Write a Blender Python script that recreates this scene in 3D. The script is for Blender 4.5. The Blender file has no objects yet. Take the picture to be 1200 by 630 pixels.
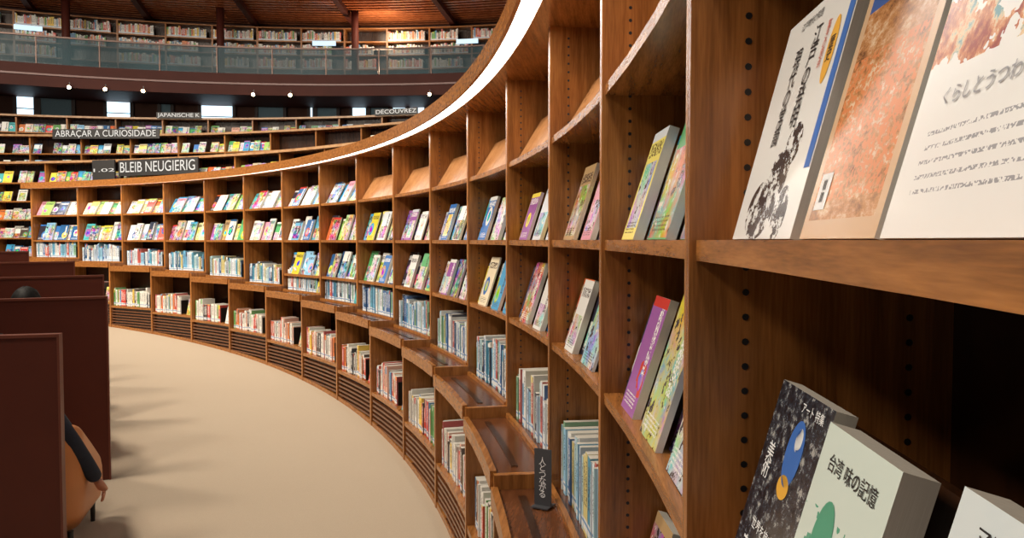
import bpy, bmesh, math, random
from mathutils import Vector, Matrix
random.seed(5)
rnd=random.random
def ru(a,b): return a+(b-a)*rnd()
S0=bpy.context.scene
D=math.radians(5.0); R=10.3; E=1.76
pi=math.pi; rad=math.radians
# ---------------------------------------------------------------- materials
class NT:
    def __init__(s,name):
        s.m=bpy.data.materials.new(name); s.m.use_nodes=True
        s.t=s.m.node_tree; s.n=s.t.nodes; s.l=s.t.links
        s.b=s.n['Principled BSDF']
    def put(s,sock,v):
        if hasattr(v,'node') : s.l.new(v,sock)
        elif isinstance(v,(tuple,list)) and len(v)==3 and sock.type=='RGBA': sock.default_value=(*v,1)
        else: sock.default_value=v
    def math(s,op,a,b=0.0,c=None):
        n=s.n.new('ShaderNodeMath'); n.operation=op
        s.put(n.inputs[0],a); s.put(n.inputs[1],b)
        if c is not None: s.put(n.inputs[2],c)
        return n.outputs[0]
    def mix(s,f,a,b,mode='MIX'):
        n=s.n.new('ShaderNodeMix'); n.data_type='RGBA'; n.blend_type=mode
        s.put(n.inputs[0],f); s.put(n.inputs[6],a); s.put(n.inputs[7],b)
        return n.outputs[2]
    def noise(s,vec,scale,detail=2.0,col=False,rough=.5):
        n=s.n.new('ShaderNodeTexNoise'); 
        if vec is not None: s.l.new(vec,n.inputs['Vector'])
        n.inputs['Scale'].default_value=scale; n.inputs['Detail'].default_value=detail; n.inputs['Roughness'].default_value=rough
        return n.outputs['Color' if col else 'Fac']
    def comb(s,x,y,z=0.0):
        n=s.n.new('ShaderNodeCombineXYZ'); s.put(n.inputs[0],x); s.put(n.inputs[1],y); s.put(n.inputs[2],z); return n.outputs[0]
    def attr(s,name,out='Color'):
        n=s.n.new('ShaderNodeAttribute'); n.attribute_name=name; return n.outputs[out]
    def uv(s):
        n=s.n.new('ShaderNodeUVMap'); n.uv_map='UVMap'
        q=s.n.new('ShaderNodeSeparateXYZ'); s.l.new(n.outputs[0],q.inputs[0]); return q.outputs[0],q.outputs[1]
    def obj(s,scale=(1,1,1)):
        n=s.n.new('ShaderNodeTexCoord'); m=s.n.new('ShaderNodeMapping'); m.inputs['Scale'].default_value=scale
        s.l.new(n.outputs['Object'],m.inputs[0]); return m.outputs[0]
    def ramp(s,f,stops):
        n=s.n.new('ShaderNodeValToRGB'); s.l.new(f,n.inputs[0]); cr=n.color_ramp
        while len(cr.elements)<len(stops): cr.elements.new(.5)
        for e,(p,c) in zip(cr.elements,stops): e.position=p; e.color=(*c,1)
        return n.outputs[0]
    def band(s,v,a,b):
        return s.math('MULTIPLY',s.math('GREATER_THAN',v,a),s.math('LESS_THAN',v,b))
    def bump(s,h,st=.2,dist=.01):
        n=s.n.new('ShaderNodeBump'); n.inputs['Strength'].default_value=st; n.inputs['Distance'].default_value=dist
        s.l.new(h,n.inputs['Height']); s.l.new(n.outputs[0],s.b.inputs['Normal'])
    def done(s,col,rough=.5,metal=0.0,spec=None):
        s.put(s.b.inputs['Base Color'],col); s.put(s.b.inputs['Roughness'],rough); s.b.inputs['Metallic'].default_value=metal
        if spec is not None: s.b.inputs['Specular IOR Level'].default_value=spec
        return s.m
def wood(name,c1,c2,sc=(16,16,.9),rough=.27):
    k=NT(name); v=k.obj(sc); n=k.noise(v,2.6,4,rough=.55); n2=k.noise(k.obj(tuple(x*5 for x in sc)),4,3)
    f=k.math('ADD',k.math('MULTIPLY',n,.65),k.math('MULTIPLY',n2,.35))
    mid=tuple((a+b)/2 for a,b in zip(c1,c2))
    col=k.ramp(f,[(.33,c1),(.5,mid),(.66,c2)]); k.bump(n2,.04,.002)
    return k.done(col,rough)
def plain(name,c,rough=.5,metal=0,var=.12,sc=30,spec=None):
    k=NT(name); n=k.noise(k.obj(),sc,3)
    col=k.mix(n,tuple(x*(1-var) for x in c),tuple(min(1,x*(1+var)) for x in c))
    return k.done(col,rough,metal,spec)
def emis(name,c,st):
    k=NT(name); n=k.noise(k.obj(),2.0,1)
    col=k.mix(n,tuple(x*.93 for x in c),c)
    k.b.inputs['Base Color'].default_value=(0.2,0.2,0.2,1)
    k.l.new(col,k.b.inputs['Emission Color']); k.b.inputs['Emission Strength'].default_value=st
    return k.m
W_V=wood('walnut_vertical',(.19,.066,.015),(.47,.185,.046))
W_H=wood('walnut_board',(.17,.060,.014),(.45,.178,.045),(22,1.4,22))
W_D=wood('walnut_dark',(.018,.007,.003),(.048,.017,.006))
W_L=wood('walnut_light',(.34,.145,.047),(.54,.26,.10),(5,5,5))
W_LEDGE=wood('walnut_ledge',(.07,.022,.009),(.17,.058,.02),(20,2,20),.22)
BLK=plain('black_steel',(.012,.012,.013),.4)
MAR=plain('maroon_laminate',(.10,.021,.011),.5,var=.12,sc=6,spec=.3)
MARD=plain('maroon_paint_dark',(.062,.013,.008),.6,var=.2,sc=3,spec=.2)
PAGE=None
k=NT('page_block'); u,v=k.uv(); n=k.noise(k.comb(k.math('MULTIPLY',u,60),k.math('MULTIPLY',v,1)),3,1)
PAGE=k.done(k.mix(n,(.5,.46,.38),(.8,.77,.7)),.8)
k=NT('book_cloth'); PLAIN=k.done(k.mix(k.math('MULTIPLY',k.noise(k.obj(),40,2),.2),k.attr('Col'),(.3,.3,.3)),.4)
def textcol(k,col):
    bw=k.n.new('ShaderNodeRGBToBW'); k.l.new(col,bw.inputs[0])
    return k.mix(k.math('GREATER_THAN',bw.outputs[0],.22),(.9,.9,.86),(.03,.03,.04))
k=NT('book_cover_print'); u,v=k.uv(); C1=k.attr('Col'); C2=k.attr('Col2'); sd=k.attr('Col','Alpha')
s10=k.math('MULTIPLY',sd,91.7)
fr=lambda m: k.math('FRACT',k.math('MULTIPLY',sd,m))
mul=lambda a,b:k.math('MULTIPLY',a,b)
v14=mul(v,1.4)
vec=k.comb(u,v14,s10)
hs=k.n.new('ShaderNodeHueSaturation'); hs.inputs['Saturation'].default_value=2.4; hs.inputs['Value'].default_value=.95; k.l.new(k.noise(vec,1.8,1,col=True),hs.inputs['Color'])
n2=k.noise(vec,5.0,6,rough=.68)
pf=k.math('MINIMUM',k.math('MAXIMUM',mul(k.math('SUBTRACT',n2,.36),3.6),0.0),1.0)
photo=k.mix(pf,C2,hs.outputs[0])
photo=k.mix(k.math('GREATER_THAN',n2,.61),photo,(.75,.72,.62))
photo=k.mix(k.math('LESS_THAN',n2,.42),photo,(.03,.035,.05))
kind=fr(5.1)
mg=mul(fr(11.3),.12)
lim=k.math('ADD',mul(fr(7.3),.4),.36)
pic=mul(mul(k.math('LESS_THAN',v,lim),k.math('GREATER_THAN',v,mg)),mul(k.math('GREATER_THAN',u,mg),k.math('LESS_THAN',u,k.math('SUBTRACT',1.0,mg))))
full=k.math('GREATER_THAN',kind,.66)
pic=mul(k.math('MAXIMUM',pic,full),k.math('GREATER_THAN',kind,.30))
c=k.mix(pic,C1,photo)
isC=k.math('LESS_THAN',kind,.30)
cxx=k.math('ADD',mul(fr(17.9),.5),.25); cyy=k.math('ADD',mul(fr(23.1),.35),.25)
dx=k.math('SUBTRACT',u,cxx); dy=mul(k.math('SUBTRACT',v,cyy),1.35)
dd=k.math('ADD',mul(dx,dx),mul(dy,dy)); wob=mul(k.math('SUBTRACT',k.noise(vec,4,2),.5),.35)
rad2=k.math('ADD',k.math('ADD',mul(fr(31.7),.09),.04),mul(wob,mul(k.math('GREATER_THAN',fr(2.7),.4),.8)))
c=k.mix(mul(isC,k.math('LESS_THAN',dd,rad2)),c,C2)
c=k.mix(mul(isC,k.math('LESS_THAN',dd,mul(rad2,.35))),c,hs.outputs[0])
T=textcol(k,C1)
gl=k.math('GREATER_THAN',k.noise(k.comb(mul(u,16),mul(v,26),s10),1.7,1),.5)
t1=mul(k.band(v,.76,.89),k.band(u,.08,.92))
t2=mul(k.band(v,.34,.93),k.band(u,.64,.84))
sel=k.math('GREATER_THAN',fr(13.7),.45)
tm=k.math('MAXIMUM',mul(t1,sel),mul(t2,k.math('SUBTRACT',1.0,sel)))
c=k.mix(mul(tm,gl),c,T)
gl2=k.math('GREATER_THAN',k.noise(k.comb(mul(u,60),mul(v,90),s10),1.6,0),.5)
row=k.math('LESS_THAN',k.math('FRACT',mul(v,34)),.5)
t3=mul(mul(k.band(v,.05,.16),k.band(u,.1,.8)),mul(row,gl2))
c=k.mix(t3,c,T)
hb=mul(k.math('GREATER_THAN',fr(3.9),.55),k.math('GREATER_THAN',v,.91))
c=k.mix(hb,c,C2)
COVER=k.done(c,.24)
k=NT('book_spine_print'); u,v=k.uv(); C1=k.attr('Col'); C2=k.attr('Col2'); sd=k.attr('Col','Alpha')
s10=k.math('MULTIPLY',sd,91.7); T=textcol(k,C1)
gl=k.math('GREATER_THAN',k.noise(k.comb(k.math('MULTIPLY',u,4),k.math('MULTIPLY',v,34),s10),1.5,0),.5)
tm=k.math('MULTIPLY',k.band(v,.36,.9),k.band(u,.25,.75))
c=k.mix(k.math('MULTIPLY',tm,gl),C1,T)
c=k.mix(k.math('GREATER_THAN',v,k.math('ADD',.75,k.math('MULTIPLY',k.math('FRACT',k.math('MULTIPLY',sd,9.1)),.6))),c,C2)
c=k.mix(k.band(v,.05,.2),c,(.80,.81,.81)); c=k.mix(k.band(v,.13,.165),c,(.10,.28,.55))
SPINE=k.done(c,.4)
MATS=[PLAIN,COVER,SPINE,PAGE,BLK]
# ---------------------------------------------------------------- mesh builder
class MB:
    def __init__(s): s.v=[]; s.f=[]; s.mi=[]; s.uv=[]; s.c=[]; s.c2=[]
    def quad(s,p,mi=0,uv=((0,0),(1,0),(1,1),(0,1)),c=(1,1,1,1),c2=(1,1,1,1)):
        b=len(s.v); s.v+= [tuple(q) for q in p]; s.f.append(tuple(range(b,b+len(p)))); s.mi.append(mi)
        if len(p)!=4: uv=[(0,0)]*len(p)
        s.uv+=list(uv); s.c+=[c]*len(p); s.c2+=[c2]*len(p)
    def box(s,o,X,Y,Z,w,h,d,ms=(0,0,0,0),c=(1,1,1,1),c2=(1,1,1,1),back=0):
        x=X*(w/2); y=Y*h; z=Z*d
        a=o-x; b=o+x; e=b+y; g=a+y
        A=a-z;B=b-z;Ee=e-z;G=g-z
        s.quad((a,b,e,g),ms[0],c=c,c2=c2)
        s.quad((B,A,G,Ee),back,c=c,c2=c2)
        s.quad((A,a,g,G),ms[1],c=c,c2=c2)
        s.quad((b,B,Ee,e),ms[3],c=c,c2=c2)
        s.quad((g,e,Ee,G),ms[2],c=c,c2=c2)
        s.quad((A,B,b,a),ms[2],c=c,c2=c2)
    def arc(s,r0,r1,z0,z1,a0,a1,n=2,mi=0,cx=0.0,mit=None,slope=0.0):
        def P(r,a,z): return (cx+r*math.cos(a),r*math.sin(a),z+slope*a)
        for i in range(n):
            p=a0+(a1-a0)*i/n; q=a0+(a1-a0)*(i+1)/n
            L=[P(r0,p,z0),P(r1,p,z0),P(r1,p,z1),P(r0,p,z1)]
            Q=[P(r0,q,z0),P(r1,q,z0),P(r1,q,z1),P(r0,q,z1)]
            s.quad((L[0],Q[0],Q[1],L[1]),mi)
            s.quad((L[3],L[2],Q[2],Q[3]),mi)
            s.quad((L[0],L[3],Q[3],Q[0]),mi if mit is None else mit)
            s.quad((L[1],Q[1],Q[2],L[2]),mi)
            if i==0: s.quad((L[0],L[1],L[2],L[3]),mi)
            if i==n-1: s.quad((Q[3],Q[2],Q[1],Q[0]),mi)
    def obj(s,name,mats,parent=None):
        me=bpy.data.meshes.new(name); me.from_pydata(s.v,[],s.f); 
        for m in mats: me.materials.append(m)
        me.polygons.foreach_set('material_index',s.mi)
        uvl=me.uv_layers.new(name='UVMap'); uvl.data.foreach_set('uv',[x for q in s.uv for x in q])
        for nm,dat in (('Col',s.c),('Col2',s.c2)):
            at=me.attributes.new(nm,'FLOAT_COLOR','CORNER'); at.data.foreach_set('color',[x for q in dat for x in q])
        me.update()
        ob=bpy.data.objects.new(name,me); S0.collection.objects.link(ob)
        if parent: ob.parent=parent
        return ob
def empty(name,loc=(0,0,0)):
    e=bpy.data.objects.new(name,None); e.location=loc; S0.collection.objects.link(e); return e
def frame(a): 
    return Vector((math.cos(a),math.sin(a),0)), Vector((-math.sin(a),math.cos(a),0))
UP=Vector((0,0,1))
PAL=[(.82,.82,.79)]*5+[(.70,.75,.8),(.04,.17,.48),(.06,.36,.65),(.28,.55,.8),(.75,.62,.05),(.9,.72,.1),(.9,.78,.2),(.10,.42,.16),(.38,.62,.16),(.62,.05,.04),(.78,.16,.05),(.8,.35,.45),(.03,.03,.05),(.06,.08,.15),(.5,.33,.16),(.8,.70,.50),(.08,.45,.48),(.03,.12,.3),(.35,.12,.4)]
COOL=[(.72,.78,.82)]*4+[(.5,.62,.75),(.15,.42,.65),(.30,.58,.78),(.05,.15,.38),(.82,.82,.78),(.82,.80,.72),(.1,.35,.5),(.45,.66,.7),(.7,.6,.25),(.04,.05,.08),(.03,.1,.22),(.22,.42,.26),(.55,.12,.1)]
WARM=[(.82,.80,.74)]*6+[(.65,.06,.04),(.75,.22,.06),(.85,.58,.08),(.04,.04,.05),(.12,.32,.55),(.5,.08,.08),(.8,.78,.7),(.15,.4,.12),(.8,.45,.35),(.1,.07,.06)]
def pick(pal): 
    c=random.choice(pal); j=ru(.88,1.06); return (min(1,c[0]*j),min(1,c[1]*j),min(1,c[2]*j),rnd())
def axes(a,lean):
    n,t=frame(a); Y=n*math.sin(lean)+UP*math.cos(lean); X=-t; Z=X.cross(Y); return X,Y,Z
def face_book(M,cx,r,a,z,w,h,th,lean,pal=PAL,twist=0.0):
    X,Y,Z=axes(a+twist,lean); n,_=frame(a)
    o=Vector((cx,0,z))+n*r
    M.box(o,X,Y,Z,w,h,th,(1,0,3,3),pick(pal),pick(pal))
def face_row(M,cx,rho,a0,a1,z,hmin=.19,hmax=.255,lean=.30,pal=PAL,fill=.97,off=.022):
    # display spread over the whole bay; alternate books stand one thickness further forward
    L=(a1-a0)*rho-.03; ws=[]
    while sum(ws)<L*1.02: ws.append(ru(.125,.18))
    gap=(L-sum(ws))/max(1,len(ws)-1)          # slightly negative: overlap
    if gap<-.045 and len(ws)>2: ws.pop(); gap=(L-sum(ws))/(len(ws)-1)
    a=a1-.015/rho
    for i,w in enumerate(ws):
        if rnd()<fill: face_book(M,cx,rho+off+.026-(i%2)*.028,a-w/2/rho,z,w,ru(hmin,hmax),ru(.008,.022),lean,pal)
        a-=(w+gap)/rho
def spine_row(M,cx,rho,a0,a1,z,pal,hmin=.17,hmax=.235,fill=.9,dep=.16):
    a=a1-.02/rho; end=a1-(a1-a0)*fill+.02/rho
    while a>end:
        run=random.randint(1,4); hh=ru(hmin,hmax); pc=pick(pal)
        for _ in range(run):
            w=ru(.010,.040); h=hh+ru(-.01,.01)
            if a-w/rho<end: break
            n,t=frame(a-w/2/rho); o=Vector((cx,0,z))+n*(rho+ru(0,.014))
            c=pc if rnd()<.35 else pick(pal)
            M.box(o,-t,UP,-n,w*.96,h,dep,(2,0,3,0),(c[0],c[1],c[2],rnd()),pick(pal)); a-=w/rho
        if a-.04/rho<end: break
    if fill<.97:
        n,t=frame(a-.006/rho); M.box(Vector((cx,0,z))+n*(rho+.01),-t,UP,-n,.006,.17,.14,(4,4,4,4),(0,0,0,1),back=4)
    return a-.012/rho
# ---------------------------------------------------------------- main curved bookcase
def Sb(b): return E-.36-.047*(12-b)
def Bt(b): return E-.88-.045*(12-b)
def Fz(u): return .042*u
P_=.20; TOP=E+.74; DEP=.30; TH=.024
CM=[W_V,W_H,W_D,W_L,W_LEDGE,BLK]
M=MB(); BK=MB()
B0,B1=-4,15
for b in range(B0,B1):
    a0=(b+1.04)*D; a1=a0+D; tt=.015/R
    e0,e1=a0+tt,a1-tt; s=Sb(b); bt=Bt(b)
    levels=[E+.36,E]
    if s<E-.36-.17: levels.append(E-.36)
    for z in levels: M.arc(R+.004,R+DEP,z-TH,z,e0,e1,3,1)
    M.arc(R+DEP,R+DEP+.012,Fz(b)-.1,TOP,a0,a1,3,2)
    M.arc(R-P_,R+DEP,s-.03,s,e0,e1,3,4)
    M.arc(R-P_-.012,R-P_+.012,s-.055,s+.012,e0,e1,3,1)
    M.arc(R-P_+.075,R-P_+.10,s,s+.004,e0+.08/R,e1-.08/R,3,2)
    M.arc(R-.012,R+.006,s,s+.02,e0,e1,3,1)
    M.arc(R-P_+.004,R+.1,bt-.028,bt,e0,e1,3,1)
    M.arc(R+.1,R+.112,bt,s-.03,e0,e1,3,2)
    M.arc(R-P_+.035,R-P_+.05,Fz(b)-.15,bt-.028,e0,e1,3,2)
    z=bt-.06; low=Fz(b+1.04)+.03
    while z>low+.02:
        M.arc(R-P_+.008,R-P_+.034,z-.016,z,e0,e1,3,4); z-=.036
    M.arc(R-P_+.004,R-P_+.04,-.03,.035,e0,e1,3,1,slope=.042/D)
    top_books = b>=7
    def plate(z,h,mi,off=.035,lean=.55):
        for i in range(3):
            p=e0+.01/R+(e1-e0-.02/R)*i/3; q=e0+.01/R+(e1-e0-.02/R)*(i+1)/3
            def Q(a,k0,o=0): 
                n,_=frame(a); return n*(R+off+o+k0*math.sin(lean))+UP*(z+k0*math.cos(lean))
            M.quad((Q(q,0),Q(p,0),Q(p,h),Q(q,h)),mi); M.quad((Q(p,0,.01),Q(q,0,.01),Q(q,h,.01),Q(p,h,.01)),mi)
            M.quad((Q(q,h),Q(p,h),Q(p,h,.01),Q(q,h,.01)),mi)
    if top_books:
        plate(E+.36,.235,1,off=.09,lean=.5); face_row(BK,0,R,e0,e1,E+.361,.19,.24,.5,pal=PAL)
    else: plate(E+.36,.235,3)
    plate(E,.17,2,off=.10,lean=.32)
    if b>=0: face_row(BK,0,R,e0,e1,E+.001,.20,.265,.31,pal=(COOL if b in(8,12) else PAL),fill=1)
    if len(levels)==3:
        plate(E-.36,.17,2,off=.10,lean=.32)
        if b>=0: face_row(BK,0,R,e0,e1,E-.359,.21,.28,.31,fill=1)
    if b<=0: face_row(BK,0,R,e0,e1,s+.001,.24,.30,.28)
    else:
        f=ru(.82,.98); ae=spine_row(BK,0,R+.03,e0,e1,s+.001,COOL,.19,.26,fill=f)
        if f<.87: face_book(BK,0,R+.02,e0+.075/R,s+.001,.125,.19,.015,.2,PAL)
    f=ru(.70,.96); spine_row(BK,0,R-P_+.03,e0,e1,bt+.001,WARM,.18,.255,fill=f)
    if f<.84: face_book(BK,0,R-P_+.03,e0+.08/R,bt+.001,.125,.20,.015,.2,PAL)
for kk in range(B0,B1+1):
    a=(kk+1.04)*D; tt=.0145/R
    sl=Sb(min(kk,B1-1)); 
    M.arc(R-.004,R+DEP,sl-.02,TOP,a-tt,a+tt,1,0)
    M.arc(R-P_,R+DEP,Fz(kk+1.04)-.02,sl+.004,a-tt,a+tt,1,0)
    if kk<=5:
        n,t=frame(a); zs=sl+.08
        while zs<TOP-.04:
            for ro in (.062,.25):
                c=n*(R+ro)+t*(-.0152)+UP*zs
                M.quad([c+n*(.0042*math.cos(j*pi/4))+UP*(.0042*math.sin(j*pi/4)) for j in range(8)],5)
            zs+=.029
A0=(B0+1.04)*D; A1=(B1+1.04)*D
M.arc(R-.075,R+DEP+.03,TOP,TOP+.03,A0,A1+.02/R,100,1)
M.arc(R-.145,R+DEP+.03,TOP+.03,TOP+.075,A0,A1+.02/R,100,1)
M.arc(R-.155,R-.140,TOP-.004,TOP+.078,A0,A1+.02/R,100,1)
case=M.obj('curved_bookcase',CM)
L=MB()
nseg=34
for i in range(nseg):
    a=A0+(A1-A0)*i/nseg; b_=A0+(A1-A0)*(i+1)/nseg
    L.arc(R-.134,R-.084,TOP+.006,TOP+.022,a+.014/R,b_-.014/R,4,0)
L.obj('cornice_light_strip',[emis('led_diffuser',(1.0,.95,.88),13.0)])

# ---------------------------------------------------------------- hero books
def textobj(name,body,size,mat,parent,mw,align='CENTER'):
    cu=bpy.data.curves.new(name,'FONT'); cu.body=body; cu.size=size; cu.align_x=align; cu.align_y='CENTER'
    cu.materials.append(mat); cu.space_line=.78
    ob=bpy.data.objects.new(name,cu); S0.collection.objects.link(ob); ob.parent=parent; ob.matrix_world=mw
    return ob
INK=plain('ink_black',(.012,.012,.015),.4); INKW=plain('ink_white',(.85,.85,.85),.5); INKR=plain('ink_red',(.55,.08,.04),.4)
INKO=plain('ink_orange',(.8,.42,.05),.4); INKB=plain('ink_blue',(.04,.15,.5),.4); INKG=plain('ink_green',(.08,.35,.22),.4); INKP=plain('ink_pink',(.75,.3,.35),.4); INKGR=plain('ink_grey',(.3,.3,.32),.4)
def cover_mat(name,fn):
    k=NT(name); u,v=k.uv(); return k.done(fn(k,u,v),.2)
def hero(Y,w,h,th,z,off,lean,cmat,side=(.8,.8,.78),items=()):
    a=math.asin(Y/(R+off)); X,Yv,Z=axes(a,lean); n,_=frame(a)
    o=n*(R+off)+UP*z
    M=MB(); M.box(Vector((0,0,0)),Vector((1,0,0)),Vector((0,1,0)),Vector((0,0,1)),w,h,th,(1,0,2,2),(*side,.5))
    ob=M.obj('paperback_book',[PLAIN,cmat,PAGE])
    m=Matrix(((X.x,Yv.x,Z.x,o.x),(X.y,Yv.y,Z.y,o.y),(X.z,Yv.z,Z.z,o.z),(0,0,0,1))); ob.matrix_world=m
    for it in items:
        if it[0]=='t':
            _,body,x,y,sz,mt=it
            cu=bpy.data.curves.new('title_lettering','FONT'); cu.body=body; cu.size=sz; cu.align_x='CENTER'; cu.align_y='CENTER'; cu.space_line=.86; cu.materials.append(mt)
            cu.offset=sz*.006
            t=bpy.data.objects.new('title_lettering',cu); S0.collection.objects.link(t); t.parent=ob; t.location=(x,y,.0007)
        else:
            _,pts,mt=it
            me=bpy.data.meshes.new('cover_art'); me.from_pydata([(p[0],p[1],.0004) for p in pts],[],[tuple(range(len(pts)))]); me.materials.append(mt)
            t=bpy.data.objects.new('cover_art',me); S0.collection.objects.link(t); t.parent=ob
    return ob
def ell(cx,cy,rx,ry,n=24): return [(cx+rx*math.cos(2*pi*i/n),cy+ry*math.sin(2*pi*i/n)) for i in range(n)]
def rect(x0,y0,x1,y1): return [(x0,y0),(x1,y0),(x1,y1),(x0,y1)]
z0=E+.001; z1=E-.359
def f_ink(k,u,v):
    n=k.noise(k.comb(k.math('MULTIPLY',u,7),k.math('MULTIPLY',v,9),3.0),1.6,6,rough=.75)
    def blob(cx,cy,sx,sy): return k.math('LESS_THAN',k.math('ADD',k.math('POWER',k.math('MULTIPLY',k.math('SUBTRACT',u,cx),sx),2.0),k.math('POWER',k.math('MULTIPLY',k.math('SUBTRACT',v,cy),sy),2.0)),1.0)
    d=k.math('MAXIMUM',k.math('MAXIMUM',blob(.40,.13,4.2,7.5),blob(.55,.26,6.5,8.5)),k.math('MAXIMUM',blob(.66,.38,9,11),blob(.74,.10,10,9)))
    m=k.math('MULTIPLY',d,k.math('GREATER_THAN',n,.48))
    return k.mix(m,(.82,.82,.80),(.04,.04,.045))
hero(.745,.205,.228,.02,z0,.028,.26,cover_mat('cover_edo',f_ink),items=[
 ('t','江\n戸\nの\n発\n明',.012,.152,.0225,INK),('t','現\n代\nの\n常\n識',-.036,.140,.0225,INK),
 ('p',ell(.066,.165,.011,.030),INKO),('t','歴\n史',.066,.165,.013,INK),('p',rect(.086,.06,.1,.228),INKB),
 ('t','驚\nき\nの\n原\n点',.043,.175,.010,INKR),('t','江戸時代の知恵',-.02,.214,.009,INK)])
def f_br(k,u,v):
    n=k.noise(k.comb(u,v,2.0),6,4); return k.ramp(n,[(.35,(.12,.03,.02)),(.5,(.5,.25,.08)),(.65,(.7,.55,.3))])
hero(.865,.13,.215,.012,z0,.052,.25,cover_mat('cover_bronze',f_br))
def f_tan(k,u,v):
    n=k.noise(k.comb(u,k.math('MULTIPLY',v,2.6),5.0),5,8,rough=.8); c=k.ramp(n,[(.36,(.16,.06,.02)),(.5,(.55,.25,.09)),(.62,(.82,.64,.44))])
    grid=k.math('GREATER_THAN',k.noise(k.comb(k.math('MULTIPLY',u,30),k.math('MULTIPLY',v,50),1.0),1.5,0),.50)
    c=k.mix(k.math('MULTIPLY',grid,k.band(v,.12,.58)),c,(.68,.24,.09))
    c=k.mix(k.math('GREATER_THAN',v,.74),c,(.05,.12,.38)); 
    fr=k.math('MAXIMUM',k.math('MAXIMUM',k.math('LESS_THAN',u,.07),k.math('GREATER_THAN',u,.93)),k.math('LESS_THAN',v,.06))
    return k.mix(fr,c,(.66,.45,.28))
hero(.548,.150,.235,.014,z0,.03,.27,cover_mat('cover_tan_photo',f_tan),(.5,.35,.25),items=[('t','民藝の旅',-.0,.198,.031,INKW),('t','手仕事をめぐる',0,.222,.012,INKW),
 ('p',rect(-.060,.022,-.036,.05),INKW),('t','III\nIII',-.048,.036,.011,INK)])
def f_wh(k,u,v):
    n=k.noise(k.comb(u,k.math('MULTIPLY',v,1.4),8.0),6,4); n2=k.noise(k.comb(u,v,1.0),10,7,rough=.75)
    m=k.math('MULTIPLY',k.math('GREATER_THAN',n,.49),k.band(v,.34,.82))
    c=k.mix(m,(.82,.81,.79),k.ramp(n2,[(.4,(.3,.05,.03)),(.5,(.62,.24,.10)),(.56,(.78,.62,.4)),(.62,(.15,.32,.36))]))
    n3=k.noise(k.comb(u,v,14.0),4,5)
    c=k.mix(k.math('MULTIPLY',k.math('GREATER_THAN',v,.82),k.math('GREATER_THAN',n3,.46)),c,(.25,.45,.30))
    gl=k.math('GREATER_THAN',k.noise(k.comb(k.math('MULTIPLY',u,110),k.math('MULTIPLY',v,150),2.0),1.2,0),.5)
    row=k.math('LESS_THAN',k.math('FRACT',k.math('MULTIPLY',v,34)),.30)
    t=k.math('MULTIPLY',k.math('MULTIPLY',k.band(v,.07,.22),k.band(u,.12,.8)),k.math('MULTIPLY',row,gl))
    return k.mix(t,c,(.35,.35,.37))
hero(.368,.195,.275,.012,z0,.03,.27,cover_mat('cover_white_magazine',f_wh),items=[('t','くらしとうつわ',-.03,.076,.011,INKGR)])
hero(.15,.19,.26,.012,z0,.03,.27,cover_mat('cover_white_magazine_b',f_wh))
def f_dark(k,u,v):
    n=k.noise(k.comb(u,k.math('MULTIPLY',v,1.3),4.0),11,8,rough=.8)
    return k.ramp(n,[(.44,(.008,.010,.016)),(.54,(.04,.05,.07)),(.60,(.4,.4,.38))])
hero(.785,.158,.215,.02,z1,.03,.28,cover_mat('cover_dark_collage',f_dark),(.05,.05,.06),items=[('p',ell(.012,.155,.022,.034),INKB),('p',ell(.016,.17,.009,.012),INKW),('p',ell(.01,.12,.016,.012),INKO),
 ('t','美\n術',-.05,.13,.022,INKW),('t','夢の美',.0,.03,.036,INKW),('t','世界を旅する',.0,.065,.014,INKW),('t','アート 特集',.03,.2,.012,INKW)])
def f_green(k,u,v):
    n=k.noise(k.comb(u,k.math('MULTIPLY',v,1.3),9.0),4,3)
    c=k.mix(k.math('MULTIPLY',k.math('GREATER_THAN',n,.53),k.band(v,.1,.68)),(.66,.76,.70),(.08,.36,.24))
    n2=k.noise(k.comb(u,v,19.0),5,2)
    return k.mix(k.math('MULTIPLY',k.math('GREATER_THAN',n2,.6),k.band(v,.05,.6)),c,(.75,.3,.35))
hero(.615,.145,.21,.026,z1,.02,.28,cover_mat('cover_botanical',f_green),(.6,.65,.62),items=[('t','台湾 味の記憶',0,.180,.016,INK),('p',ell(-.03,.07,.012,.03),INKP),('p',ell(-.02,.12,.02,.035),INKG),('p',ell(.025,.10,.014,.04),INKG)])
hero(.395,.15,.225,.026,z1,.02,.28,cover_mat('cover_plain_white',lambda k,u,v:k.mix(k.noise(k.comb(u,v,0.0),3,1),(.66,.76,.80),(.76,.82,.84))),items=[
 ('t','世界の\n料理',-.01,.13,.042,INK),('t','マンガでわかる',0,.205,.014,INK)])
hero(.21,.15,.23,.02,z1,.03,.28,cover_mat('cover_white_magazine_c',f_wh))
BK.obj('shelved_books',MATS)

# ---------------------------------------------------------------- small shelf signs
GREY=plain('label_grey',(.05,.05,.055),.45)
def label_sign(u,r,z,w,h,txt,sz):
    a=u*D; n,t=frame(a); e=empty('shelf_label_sign'); 
    nn=(n*math.cos(rad(55))+t*math.sin(rad(55))); tt=(-n*math.sin(rad(55))+t*math.cos(rad(55)))
    M=MB(); o=n*r+UP*z; M.box(o,-tt,UP,-nn,w,h,.006)
    M.box(o+nn*(-.025),-tt,UP,-nn,w,.004,.06)
    M.obj('panel',[GREY],e)
    X,Y,Z=-tt,UP,-nn; p=o+UP*(h/2)-nn*.001
    m=Matrix(((X.x,Y.x,Z.x,p.x),(X.y,Y.y,Z.y,p.y),(X.z,Y.z,Z.z,p.z),(0,0,0,1)))
    textobj('lettering',txt,sz,INKW,e,m)
label_sign(2.80,R-.06,Sb(1)+.004,.060,.19,'人\nと\nつ\nな\nが\nる',.028)

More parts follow.
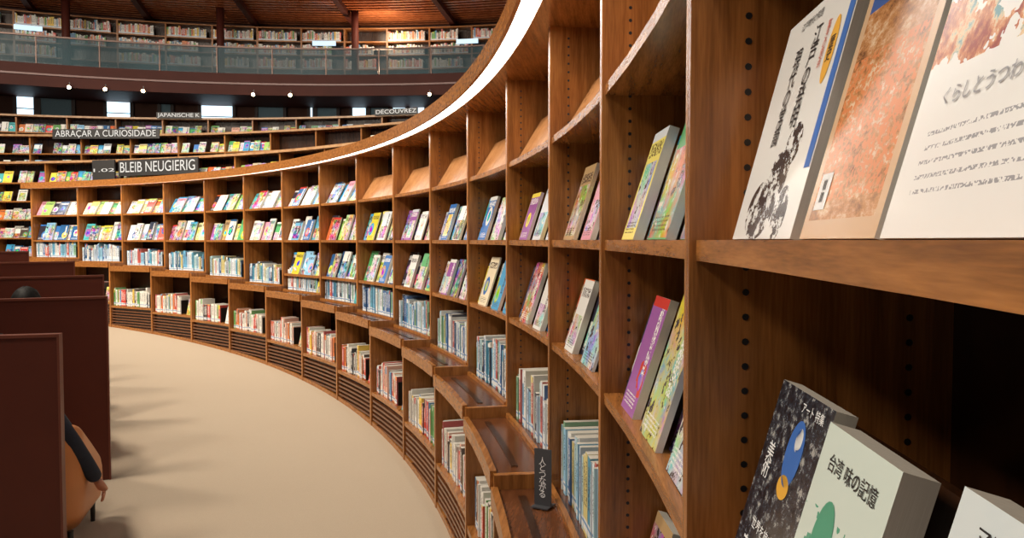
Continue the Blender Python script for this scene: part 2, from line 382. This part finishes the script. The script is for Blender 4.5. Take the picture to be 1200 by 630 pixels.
# ---------------------------------------------------------------- floor (helical ramp)
k=NT('carpet_beige'); n=k.noise(k.obj(),220,3); n2=k.noise(k.obj(),1.2,3)
col=k.mix(n,(.41,.33,.245),(.53,.435,.325)); col=k.mix(k.math('MULTIPLY',n2,.35),col,(.41,.325,.24)); k.bump(n,.3,.003); CARP=k.done(col,.85,spec=.2)
M=MB(); N=110; a0=rad(-35); a1=rad(150)
rs=[4.5,6,7.5,9,10.15,12.3]
for i in range(N):
    p=a0+(a1-a0)*i/N; q=a0+(a1-a0)*(i+1)/N
    for j in range(len(rs)-1):
        def P(r,a): return (r*math.cos(a),r*math.sin(a),Fz(a/D))
        M.quad((P(rs[j],p),P(rs[j+1],p),P(rs[j+1],q),P(rs[j],q)),0)
M.obj('floor',[CARP])

# ---------------------------------------------------------------- booths
EDGE=plain('maroon_edge',(.15,.036,.018),.45)
def partition(th_deg,top_h=1.13):
    a=rad(th_deg); n,t=frame(a); e=MB()
    zf=Fz(a/D); 
    def bx(r0,r1,t0,t1,z0,z1,mi=0):
        c=[]
        for (r,tt) in ((r0,t0),(r1,t0),(r1,t1),(r0,t1)):
            c.append(n*r+t*tt)
        lo=[p+UP*z0 for p in c]; hi=[p+UP*z1 for p in c]
        e.quad((lo[3],lo[2],lo[1],lo[0]),mi); e.quad(hi,mi)
        for i in range(4):
            j=(i+1)%4; e.quad((lo[i],lo[j],hi[j],hi[i]),mi)
    bx(6.75,8.285,-.02,.02,zf,zf+top_h)
    bx(6.75,8.295,-.026,.026,zf+top_h,zf+top_h+.014,1)
    bx(8.285,8.295,-.026,.026,zf,zf+top_h,1)
    bx(6.71,6.75,-.02,.70,zf-.05,zf+top_h,0)
    bx(6.75,7.25,.02,1.2,zf+.70,zf+.73,1)
    ob=e.obj('booth_partition',[MAR,EDGE])
for d in (22.6,31.9,41.2,50.5,59.8,69.1,78.4): partition(d)

TAN=plain('tan_leather',(.58,.22,.065),.45,var=.1,sc=8)
def loc_frame(r,thd):
    a=rad(thd); n,t=frame(a); o=n*r+UP*Fz(a/D)
    return Matrix(((n.x,t.x,0,o.x),(n.y,t.y,0,o.y),(0,0,1,o.z),(0,0,0,1)))
def armchair(mw):
    e=empty('armchair'); e.matrix_world=mw
    bm=bmesh.new(); path=[]
    for i in range(33):
        s=i/32
        if s<.3: x=.33; y=.34-.44*(s/.3)
        elif s>.7: x=-.33; y=-.10+.44*((s-.7)/.3)
        else:
            q=(s-.3)/.4*pi; x=.33*math.cos(q); y=-.10-.20*math.sin(q)
        d=abs(s-.5)*2; h=.66-.30*max(0,(d-.3)/.7)**1.1
        path.append((x,y,h))
    rows=[]
    for i,(x,y,h) in enumerate(path):
        nx,ny=(x/abs(.33),0) if (i<10 or i>22) else (x/.33,(y+.1)/.2)
        l=math.hypot(nx,ny); nx/=l; ny/=l
        w=.07
        pts=[(x,y,.11),(x,y,h-.03),(x-nx*.02,y-ny*.02,h),(x-nx*(w-.02),y-ny*(w-.02),h),(x-nx*w,y-ny*w,h-.03),(x-nx*w,y-ny*w,.11)]
        rows.append([bm.verts.new(p) for p in pts])
    for i in range(32):
        for j in range(6):
            bm.faces.new((rows[i][j],rows[i+1][j],rows[i+1][(j+1)%6],rows[i][(j+1)%6]))
    bm.faces.new(rows[0]); bm.faces.new(rows[-1][::-1])
    bmesh.ops.recalc_face_normals(bm,faces=bm.faces)
    me=bpy.data.meshes.new('tub_shell'); bm.to_mesh(me); bm.free(); me.materials.append(TAN)
    ob=bpy.data.objects.new('tub_shell',me); S0.collection.objects.link(ob); ob.parent=e
    for p in me.polygons: p.use_smooth=True
    sb=ob.modifiers.new('s','SUBSURF'); sb.levels=1; sb.render_levels=1
    bm=bmesh.new(); bmesh.ops.create_cube(bm,size=1); 
    for v in bm.verts: v.co=Vector((v.co.x*.50,v.co.y*.54+.07,v.co.z*.18+.25))
    bmesh.ops.bevel(bm,geom=bm.edges[:],offset=.04,segments=4,affect='EDGES')
    me=bpy.data.meshes.new('seat_cushion'); bm.to_mesh(me); bm.free(); me.materials.append(TAN)
    ob=bpy.data.objects.new('seat_cushion',me); S0.collection.objects.link(ob); ob.parent=e
    for x in (-.28,.28):
        for y in (-.2,.29):
            bm=bmesh.new(); bmesh.ops.create_cone(bm,segments=12,radius1=.011,radius2=.014,depth=.14,cap_ends=True)
            for v in bm.verts: v.co+=Vector((x,y,.07))
            me=bpy.data.meshes.new('leg'); bm.to_mesh(me); bm.free(); me.materials.append(BLK)
            ob=bpy.data.objects.new('leg',me); S0.collection.objects.link(ob); ob.parent=e
    return e
SKIN=plain('skin',(.60,.30,.20),.5,var=.06); NAVY=plain('navy_cloth',(.012,.018,.035),.85,var=.3,sc=60); TROU=plain('trouser_cloth',(.03,.03,.035),.9); HAIR=plain('black_hair',(.008,.007,.006),.6,var=.5,sc=80,spec=.2)
def skinned(name,verts,edges,radii,sub=2):
    me=bpy.data.meshes.new(name); me.from_pydata(verts,edges,[]); ob=bpy.data.objects.new(name,me); S0.collection.objects.link(ob)
    bpy.context.view_layer.objects.active=ob
    ob.modifiers.new('sk','SKIN'); 
    if not me.skin_vertices: 
        bpy.ops.mesh.customdata_skin_add()
    adj={i:set() for i in range(len(verts))}
    for a,b in edges: adj[a].add(b); adj[b].add(a)
    seen=set()
    for i,sv in enumerate(me.skin_vertices[0].data):
        r=radii[i]; sv.radius=(r,r) if not isinstance(r,tuple) else r
        sv.use_root=False
    for i in range(len(verts)):
        if i not in seen:
            me.skin_vertices[0].data[i].use_root=True; st=[i]
            while st:
                q=st.pop()
                if q in seen: continue
                seen.add(q); st+=list(adj[q])
    s=ob.modifiers.new('su','SUBSURF'); s.levels=sub; s.render_levels=sub
    dg=bpy.context.evaluated_depsgraph_get(); m2=bpy.data.meshes.new_from_object(ob.evaluated_get(dg))
    bpy.data.objects.remove(ob); ob=bpy.data.objects.new(name,m2); S0.collection.objects.link(ob)
    for p in m2.polygons: p.use_smooth=True
    return ob
def hand(parent,wrist,dirv,palm_n,thumb_side,curl=.35):
    d=dirv.normalized(); s=(thumb_side-d*thumb_side.dot(d)).normalized(); p=s.cross(d)
    if p.dot(palm_n)<0: p=-p
    V=[];Ed=[];Rr=[]
    def add(q,r): V.append(tuple(q)); Rr.append(r); return len(V)-1
    i0=add(wrist-d*.01,(.024,.020)); i1=add(wrist+d*.04,(.034,.016)); i2=add(wrist+d*.078,(.036,.014)); Ed+=[(i0,i1),(i1,i2)]
    for f,(off,ln) in enumerate(((.028,.068),(.010,.077),(-.009,.071),(-.027,.056))):
        base=wrist+d*.068+s*off; cur=base; ang=curl*.35; prev=add(cur,.0092)
        for j,fr_ in enumerate((.46,.30,.24)):
            ang+=curl*(.55 if j else .25); dd=d*math.cos(ang)+p*math.sin(ang)+s*(off*1.2)
            cur=cur+dd.normalized()*ln*fr_; nx=add(cur,.0088-.0011*(j+1)); Ed.append((prev,nx)); prev=nx
    cur=wrist+d*.022+s*.022; prev=add(cur,.0125)
    for j,(ln,aa) in enumerate(((.034,.75),(.030,.55),(.024,.35))):
        dd=(d*math.cos(aa)+s*math.sin(aa)+p*.25).normalized(); cur=cur+dd*ln; nx=add(cur,.0112-.001*j); Ed.append((prev,nx)); prev=nx
    ob=skinned('hand',V,Ed,Rr,2); ob.data.materials.append(SKIN); ob.parent=parent; return ob
LIPS=plain('lips',(.45,.15,.12),.5)
def person(mw,up=0.0,ad=0.0):
    e=empty('seated_person'); e.matrix_world=mw
    v=[(0,-.06,.40),(0,-.12,.53+up*.4),(0,-.16,.66+up*.7),(-.01,-.16,.78+up),(-.02,-.14,.87+up),(-.025,-.11,.93+up),
       (.15,-.16,.79+up),(.27,-.17,.64+up-ad*.3),(.355,-.08,.505+up-ad),(.382,-.035,.435+up-ad),
       (-.16,-.16,.79+up),(-.25,-.02,.60+up),(-.14,.15,.52),(-.08,.19,.50),
       (.095,.0,.40),(.11,.40,.43),(.11,.45,.12),(.11,.53,.05),(.11,.62,.04),
       (-.095,.0,.40),(-.11,.40,.43),(-.11,.45,.12),(-.11,.53,.05),(-.11,.62,.04)]
    ed=[(0,1),(1,2),(2,3),(3,4),(4,5),(3,6),(6,7),(7,8),(8,9),(3,10),(10,11),(11,12),(12,13),(0,14),(14,15),(15,16),(16,17),(17,18),(0,19),(19,20),(20,21),(21,22),(22,23)]
    rr=[(.15,.11),(.145,.10),(.15,.10),(.13,.09),.06,.052,.068,.054,.044,.035,.068,.05,.04,.033,.09,.065,.048,.045,.035,.09,.065,.048,.045,.035]
    b=skinned('body',v,ed,rr,2); b.parent=e
    for m in (NAVY,TROU,SKIN,BLK): b.data.materials.append(m)
    for p in b.data.polygons:
        c=p.center
        if c.z>.885+up and abs(c.x+.02)<.08: p.material_index=2
        elif c.y>.36 and c.z<.11: p.material_index=3
        elif c.z<.47 and abs(c.x)<.23 and (c.y>-.02 or c.z<.42) and not (c.x>.2 and c.y<.0): p.material_index=1
    W=Vector((.382,-.035,.435+up-ad)); dd=Vector((.034,.055,-.10)).normalized()
    hand(e,W+dd*.01,dd,Vector((-1,0,0)),Vector((0,1,.3)),.5)
    W=Vector((-.08,.19,.50)); dd=Vector((.9,.5,-.25)).normalized(); hand(e,W,dd,Vector((0,0,-1)),Vector((-.4,1,0)),.5)
    hc=Vector((-.03,-.07,.97+up))
    bm=bmesh.new(); bmesh.ops.create_uvsphere(bm,u_segments=28,v_segments=20,radius=1)
    for q in bm.verts:
        x,y,z=q.co
        w=.076*(1-.22*max(0,-z)); f=.096*(1-.10*max(0,-z))
        q.co=Vector((x*w,y*f+(.012 if z<-.2 and y>0 else 0),z*.115))
        if y>.8 and abs(x)<.22 and -.28<z<.12: q.co.y+=.016*(1-abs(x)/.25)
        if y>.6 and .05<z<.25 and .25<abs(x)<.6: q.co.y-=.005
    me=bpy.data.meshes.new('head'); bm.to_mesh(me); bm.free(); me.materials.append(SKIN)
    for p in me.polygons: p.use_smooth=True
    h=bpy.data.objects.new('head',me); S0.collection.objects.link(h); h.parent=e; h.location=hc
    def blob(nm,c,sx,sy,sz,mt,cut=None,rough=0):
        bm=bmesh.new(); bmesh.ops.create_uvsphere(bm,u_segments=36,v_segments=22,radius=1)
        for q in bm.verts:
            f=1+rough*math.sin(q.co.x*23+q.co.z*7)*math.sin(q.co.y*19)
            q.co=Vector((q.co.x*sx*f,q.co.y*sy*f,q.co.z*sz*f))
        if cut: bmesh.ops.delete(bm,geom=[q for q in bm.verts if cut(q.co)],context='VERTS')
        me=bpy.data.meshes.new(nm); bm.to_mesh(me); bm.free(); me.materials.append(mt)
        for p in me.polygons: p.use_smooth=True
        o=bpy.data.objects.new(nm,me); S0.collection.objects.link(o); o.parent=e; o.location=hc+Vector(c); return o
    blob('hair',(0,-.008,.010),.090,.107,.116,HAIR,lambda c:(c.y>.045 and c.z<.045) or (c.z<-.07),.045)
    for sx in (-1,1):
        blob('ear',(sx*.077,0,-.01),.009,.018,.03,SKIN); blob('eye',(sx*.03,.083,.012),.011,.008,.006,INKW); blob('pupil',(sx*.03,.089,.012),.005,.004,.005,INK)
        blob('eyebrow',(sx*.03,.088,.034),.016,.005,.003,HAIR)
    blob('mouth',(0,.088,-.058),.022,.006,.006,LIPS)
    return e
armchair(loc_frame(7.985,25.3)); person(loc_frame(7.97,25.3),ad=.10)
armchair(loc_frame(7.85,35.7)); person(loc_frame(7.84,35.7),.065)
armchair(loc_frame(7.85,45.5)); armchair(loc_frame(7.85,54.5))

# ---------------------------------------------------------------- background tiers
def hit(px,cx,rho):
    a=math.atan((600-px)/900)+rad(7.7); dx,dy=-math.sin(a),math.cos(a); ox=10.17-cx
    bq=ox*dx; t=-bq+math.sqrt(bq*bq-ox*ox+rho*rho)
    return math.atan2(dy*t,ox+dx*t)
LIT_EDGE=wood('walnut_lit_edge',(.32,.155,.07),(.52,.32,.17),(4,4,4))  # paler walnut: strip light on the tier's front edge put into the colour
def tier(cx,rho,top,nrow,A,Bq,floor_to):
    M=MB(); BKS=MB(); bay=1.0/rho; n=int((Bq-A)/bay)+1; sp=.33
    bot=top-sp*nrow-.06
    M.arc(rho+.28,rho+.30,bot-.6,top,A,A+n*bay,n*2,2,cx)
    M.arc(rho-.05,rho+.34,top,top+.04,A,A+n*bay,n*2,1,cx,mit=3)
    M.arc(rho-.02,rho+.0,bot-.6,bot,A,A+n*bay,n*2,1,cx)
    for i in range(n):
        p=A+i*bay; q=p+bay
        M.arc(rho,rho+.29,bot,top,p-.015/rho,p+.015/rho,1,0,cx)
        for j in range(nrow):
            z=top-sp*(j+1); M.arc(rho,rho+.28,z-.025,z,p,q,1,1,cx)
            if rnd()<.88: face_row(BKS,cx,rho,p+.015/rho,q-.015/rho,z,.17,.23,.32,pal=random.choice([PAL,PAL,COOL,WARM]),fill=.9)
    M.arc(rho+.3,floor_to,top-1.05,top-1.0,A,A+n*bay,n*2,4,cx)
    M.obj('tiered_bookcase',[W_V,W_H,W_D,LIT_EDGE,CARP]); BKS.obj('tiered_shelf_books',MATS)
tier(0,12.5,E+1.36,5,rad(30),rad(132),14.0)
tier(1.5,14.2,E+2.05,3,rad(25),rad(130),15.8)
tier(3.5,16.4,E+2.68,2,rad(25),rad(130),18.4)
LET=emis('sign_letter_white',(1,.98,.93),.6)
CHAR=plain('sign_charcoal',(.03,.028,.028),.5)
def wall_sign(px0,px1,cx,rho,z0,h,txt,sz):
    a0=hit(px1,cx,rho); a1=hit(px0,cx,rho); a=(a0+a1)/2; n,t=frame(a); w=(a1-a0)*rho
    e=empty('lettered_sign'); M=MB(); o=Vector((cx,0,z0))+n*rho; M.box(o,-t,UP,-n,w,h,.03)
    M.obj('panel',[CHAR],e)
    X,Y,Z=-t,UP,-n; p=o+UP*(h/2)-n*.012
    m=Matrix(((X.x,Y.x,Z.x,p.x),(X.y,Y.y,Z.y,p.y),(X.z,Y.z,Z.z,p.z),(0,0,0,1)))
    t_=textobj('lettering',txt,sz,LET,e,m)
    bpy.context.view_layer.update()
    if t_.dimensions.x>0:
        f=w*.94/t_.dimensions.x; t_.scale=(f,1,1)
wall_sign(139,232,0,12.35,E+1.10,.27,'BLEIB NEUGIERIG',.25)
wall_sign(110,136,0,12.33,E+1.02,.36,'1.02',.08)
wall_sign(63,188,1.5,14.1,E+2.0,.19,'ABRAÇAR A CURIOSIDADE',.18)
wall_sign(186,238,3.5,16.3,E+2.7,.13,'JAPANISCHE K',.12)
wall_sign(440,490,3.5,16.3,E+2.7,.13,'DÉCOUVREZ',.12)

# ---------------------------------------------------------------- far wall, gallery, ceiling
GX=6.0; A=rad(30); Bq=rad(135)
PLS=plain('plaster_warm',(.10,.04,.026),.8)
M=MB(); M.arc(20.0,20.2,E+1.2,E+6.3,A,Bq,60,0,GX); M.obj('wall_far',[PLS])
M=MB(); M.arc(17.9,20.0,E+3.50,E+3.62,A,Bq,60,0,GX); M.arc(17.85,17.97,E+3.42,E+3.92,A,Bq,60,0,GX); M.arc(17.82,17.9,E+3.66,E+3.70,A,Bq,60,1,GX)
M.obj('gallery_slab',[MARD,plain('maroon_trim',(.14,.04,.028),.4)])
WINE=emis('window_daylight',(.62,.85,1.0),2.1); WF=plain('window_frame_dark',(.05,.03,.03),.5); BL=plain('roller_blind_grey',(.22,.36,.44),.8)
wn=1
for x0,x1,kind in ((22,46,1),(50,90,0),(127,158,1),(190,205,0),(237,277,1),(303,336,0),(364,370,1),(372,398,0),(413,432,1),(434,458,0),(460,478,1),(480,500,1),(520,545,0)):
    a1=hit(x0,GX,19.95); a0=hit(x1,GX,19.95); M=MB()
    M.arc(19.93,19.97,E+2.95,E+3.49,a0,a1,2,0,GX)
    if kind: M.arc(19.90,19.93,E+3.2,E+3.22,a0,a1,2,1,GX)
    for a in (a0,a1): M.arc(19.88,19.99,E+2.92,E+3.49,a-.002,a+.002,1,1,GX)
    M.obj('window_%d'%wn,[WINE if kind else BL,WF]); wn+=1
k=NT('smoked_glass'); k.b.inputs['Alpha'].default_value=.55; GL=k.done(k.mix(k.noise(k.obj(),.9,2),(.008,.018,.022),(.03,.12,.16)),.3,spec=.15)
M=MB(); n=26
for i in range(n):
    p=A+(Bq-A)*i/n; q=A+(Bq-A)*(i+1)/n
    M.arc(17.90,17.915,E+3.92,E+4.52,p+.02/18,q-.02/18,3,0,GX)
    M.arc(17.89,17.93,E+3.92,E+4.54,p-.012/18,p+.012/18,1,1,GX)
M.arc(17.88,17.94,E+4.52,E+4.555,A,Bq,60,1,GX)
M.obj('gallery_railing',[GL,plain('rail_bronze',(.08,.045,.035),.35,.5)])
M=MB(); BKS=MB(); bay=1.1/19.4; n=int((Bq-A)/bay)
for i in range(n):
    p=A+i*bay; q=p+bay
    M.arc(19.4,19.7,E+3.63,E+5.44,p-.02/19,p+.02/19,1,0,GX)
    for z in (4.05,4.4,4.75,5.1,5.44): M.arc(19.4,19.7,E+z-.03,E+z,p,q,1,0,GX)
    for z in (4.4,4.75,5.1):
        if rnd()<.85: spine_row(BKS,GX,19.42,p,q,E+z,WARM,.2,.28,fill=ru(.7,1),dep=.2) 
M.arc(19.7,19.72,E+3.63,E+5.44,A,A+n*bay,n*2,1,GX)
M.obj('gallery_bookcase',[W_H,W_D]); BKS.obj('gallery_shelf_books',MATS)
for x0,x1 in ((22,55),(368,395),(535,560)):
    a1=hit(x0,GX,19.3); a0=hit(x1,GX,19.3); M=MB(); M.arc(19.34,19.38,E+4.98,E+5.09,a0,a1,2,0,GX); M.obj('gallery_window_patch',[emis('window_patch_glow',(.6,.84,1.0),1.1)])  # glowing panels standing in for bright window patches up on the gallery
for px in (83,262,418):
    a=hit(px,GX,18.6); c=Vector((GX+18.6*math.cos(a),18.6*math.sin(a),0)); bm=bmesh.new()
    bmesh.ops.create_cone(bm,segments=24,radius1=.09,radius2=.09,depth=2.1,cap_ends=True)
    bmesh.ops.create_cone(bm,segments=24,radius1=.14,radius2=.09,depth=.12,cap_ends=True,matrix=Matrix.Translation((0,0,-.98)))
    me=bpy.data.meshes.new('gallery_column'); bm.to_mesh(me); bm.free(); me.materials.append(MARD)
    ob=bpy.data.objects.new('gallery_column',me); S0.collection.objects.link(ob); ob.location=(c.x,c.y,E+3.62+1.05)
    for p in me.polygons: p.use_smooth=len(p.vertices)==4
M=MB(); M.arc(15.0,20.0,E+5.72,E+5.85,A,Bq,60,0,GX)
r=15.0
while r<19.9:
    M.arc(r,r+.08,E+5.62,E+5.72,A,Bq,60,1,GX); r+=.20
for i in range(14):
    p=A+(Bq-A)*i/14; M.arc(15.0,19.95,E+5.50,E+5.63,p-.06/17,p+.06/17,1,2,GX)
M.obj('ceiling',[MARD,wood('ceiling_slat_wood',(.28,.075,.025),(.50,.16,.055),(4,4,4)),MARD])
SP=emis('spot_lamp_glow',(1,.70,.35),26)
for px in (86,128,172,300,343,505):
    a=hit(px,GX,17.75); e=empty('spotlight'); c=Vector((GX+17.72*math.cos(a),17.72*math.sin(a),E+3.40)); n,t=frame(a)
    bm=bmesh.new(); bmesh.ops.create_cone(bm,segments=16,radius1=.05,radius2=.035,depth=.12,cap_ends=True)
    me=bpy.data.meshes.new('lamp_body'); bm.to_mesh(me); bm.free(); me.materials.append(BLK)
    ob=bpy.data.objects.new('lamp_body',me); S0.collection.objects.link(ob); ob.parent=e; ob.location=c; ob.rotation_euler=(0,rad(75),a+pi)
    bm=bmesh.new(); bmesh.ops.create_uvsphere(bm,u_segments=12,v_segments=8,radius=.04)
    me=bpy.data.meshes.new('bulb'); bm.to_mesh(me); bm.free(); me.materials.append(SP)
    ob=bpy.data.objects.new('bulb',me); S0.collection.objects.link(ob); ob.parent=e; ob.location=c-n*.06
    M=MB(); M.box(c+UP*.0,-t,UP,-n,.015,.12,.015); M.obj('bracket',[BLK],e)

# ---------------------------------------------------------------- lights
def area(name,loc,tgt,size,en,col=(1,.88,.73),spread=180):
    l=bpy.data.lights.new(name,'AREA'); l.energy=en; l.size=size; l.color=col; l.spread=rad(spread)
    o=bpy.data.objects.new(name,l); S0.collection.objects.link(o); o.location=loc
    d=Vector(tgt)-Vector(loc); o.rotation_euler=d.to_track_quat('-Z','Y').to_euler(); return o
for th,en in ((-8,46),(12,70),(30,84),(48,96),(66,104),(82,104)):
    n,t=frame(rad(th)); p=n*6.6+UP*(E+3.1); q=n*10.3+UP*(E+.1); area('fill_area_light',p,q,.7,en,spread=125)  # unseen fill lights added over the aisle to brighten the shelf fronts
for th in (50,75,100):
    n,t=frame(rad(th)); area('fill_area_light',n*8.5+UP*(E+5.5),n*15+UP*(E+2.0),2.0,230,spread=140)  # added fill for the background tiers, no fixture modelled
for th in (55,75,95):
    n,t=frame(rad(th)); p=Vector((GX,0,E+5.3))+n*18.3; area('gallery_fill_light',p,Vector((GX,0,E+4.4))+n*19.4,.8,28,(1,.8,.58))  # added fill aimed at the gallery shelves, no visible fixture
    p=Vector((GX,0,E+4.3))+n*18.9; area('ceiling_uplight',p,Vector((GX,0,E+6))+n*17.5,.5,50,(1,.7,.45))
w=bpy.data.worlds.new('World'); S0.world=w; w.use_nodes=True
w.node_tree.nodes['Background'].inputs[0].default_value=(.90,.90,.91,1); w.node_tree.nodes['Background'].inputs[1].default_value=.11
# ---------------------------------------------------------------- camera
cd=bpy.data.cameras.new('Camera'); cam=bpy.data.objects.new('Camera',cd); S0.collection.objects.link(cam)
cam.location=(R-.13,0,E); cd.sensor_width=36; cd.lens=27; cd.clip_start=.01; cd.clip_end=200
cam.rotation_euler=(rad(90-2.16),0,rad(7.7)); S0.camera=cam
S0.view_settings.view_transform='Standard'
S0.view_settings.exposure=0.0
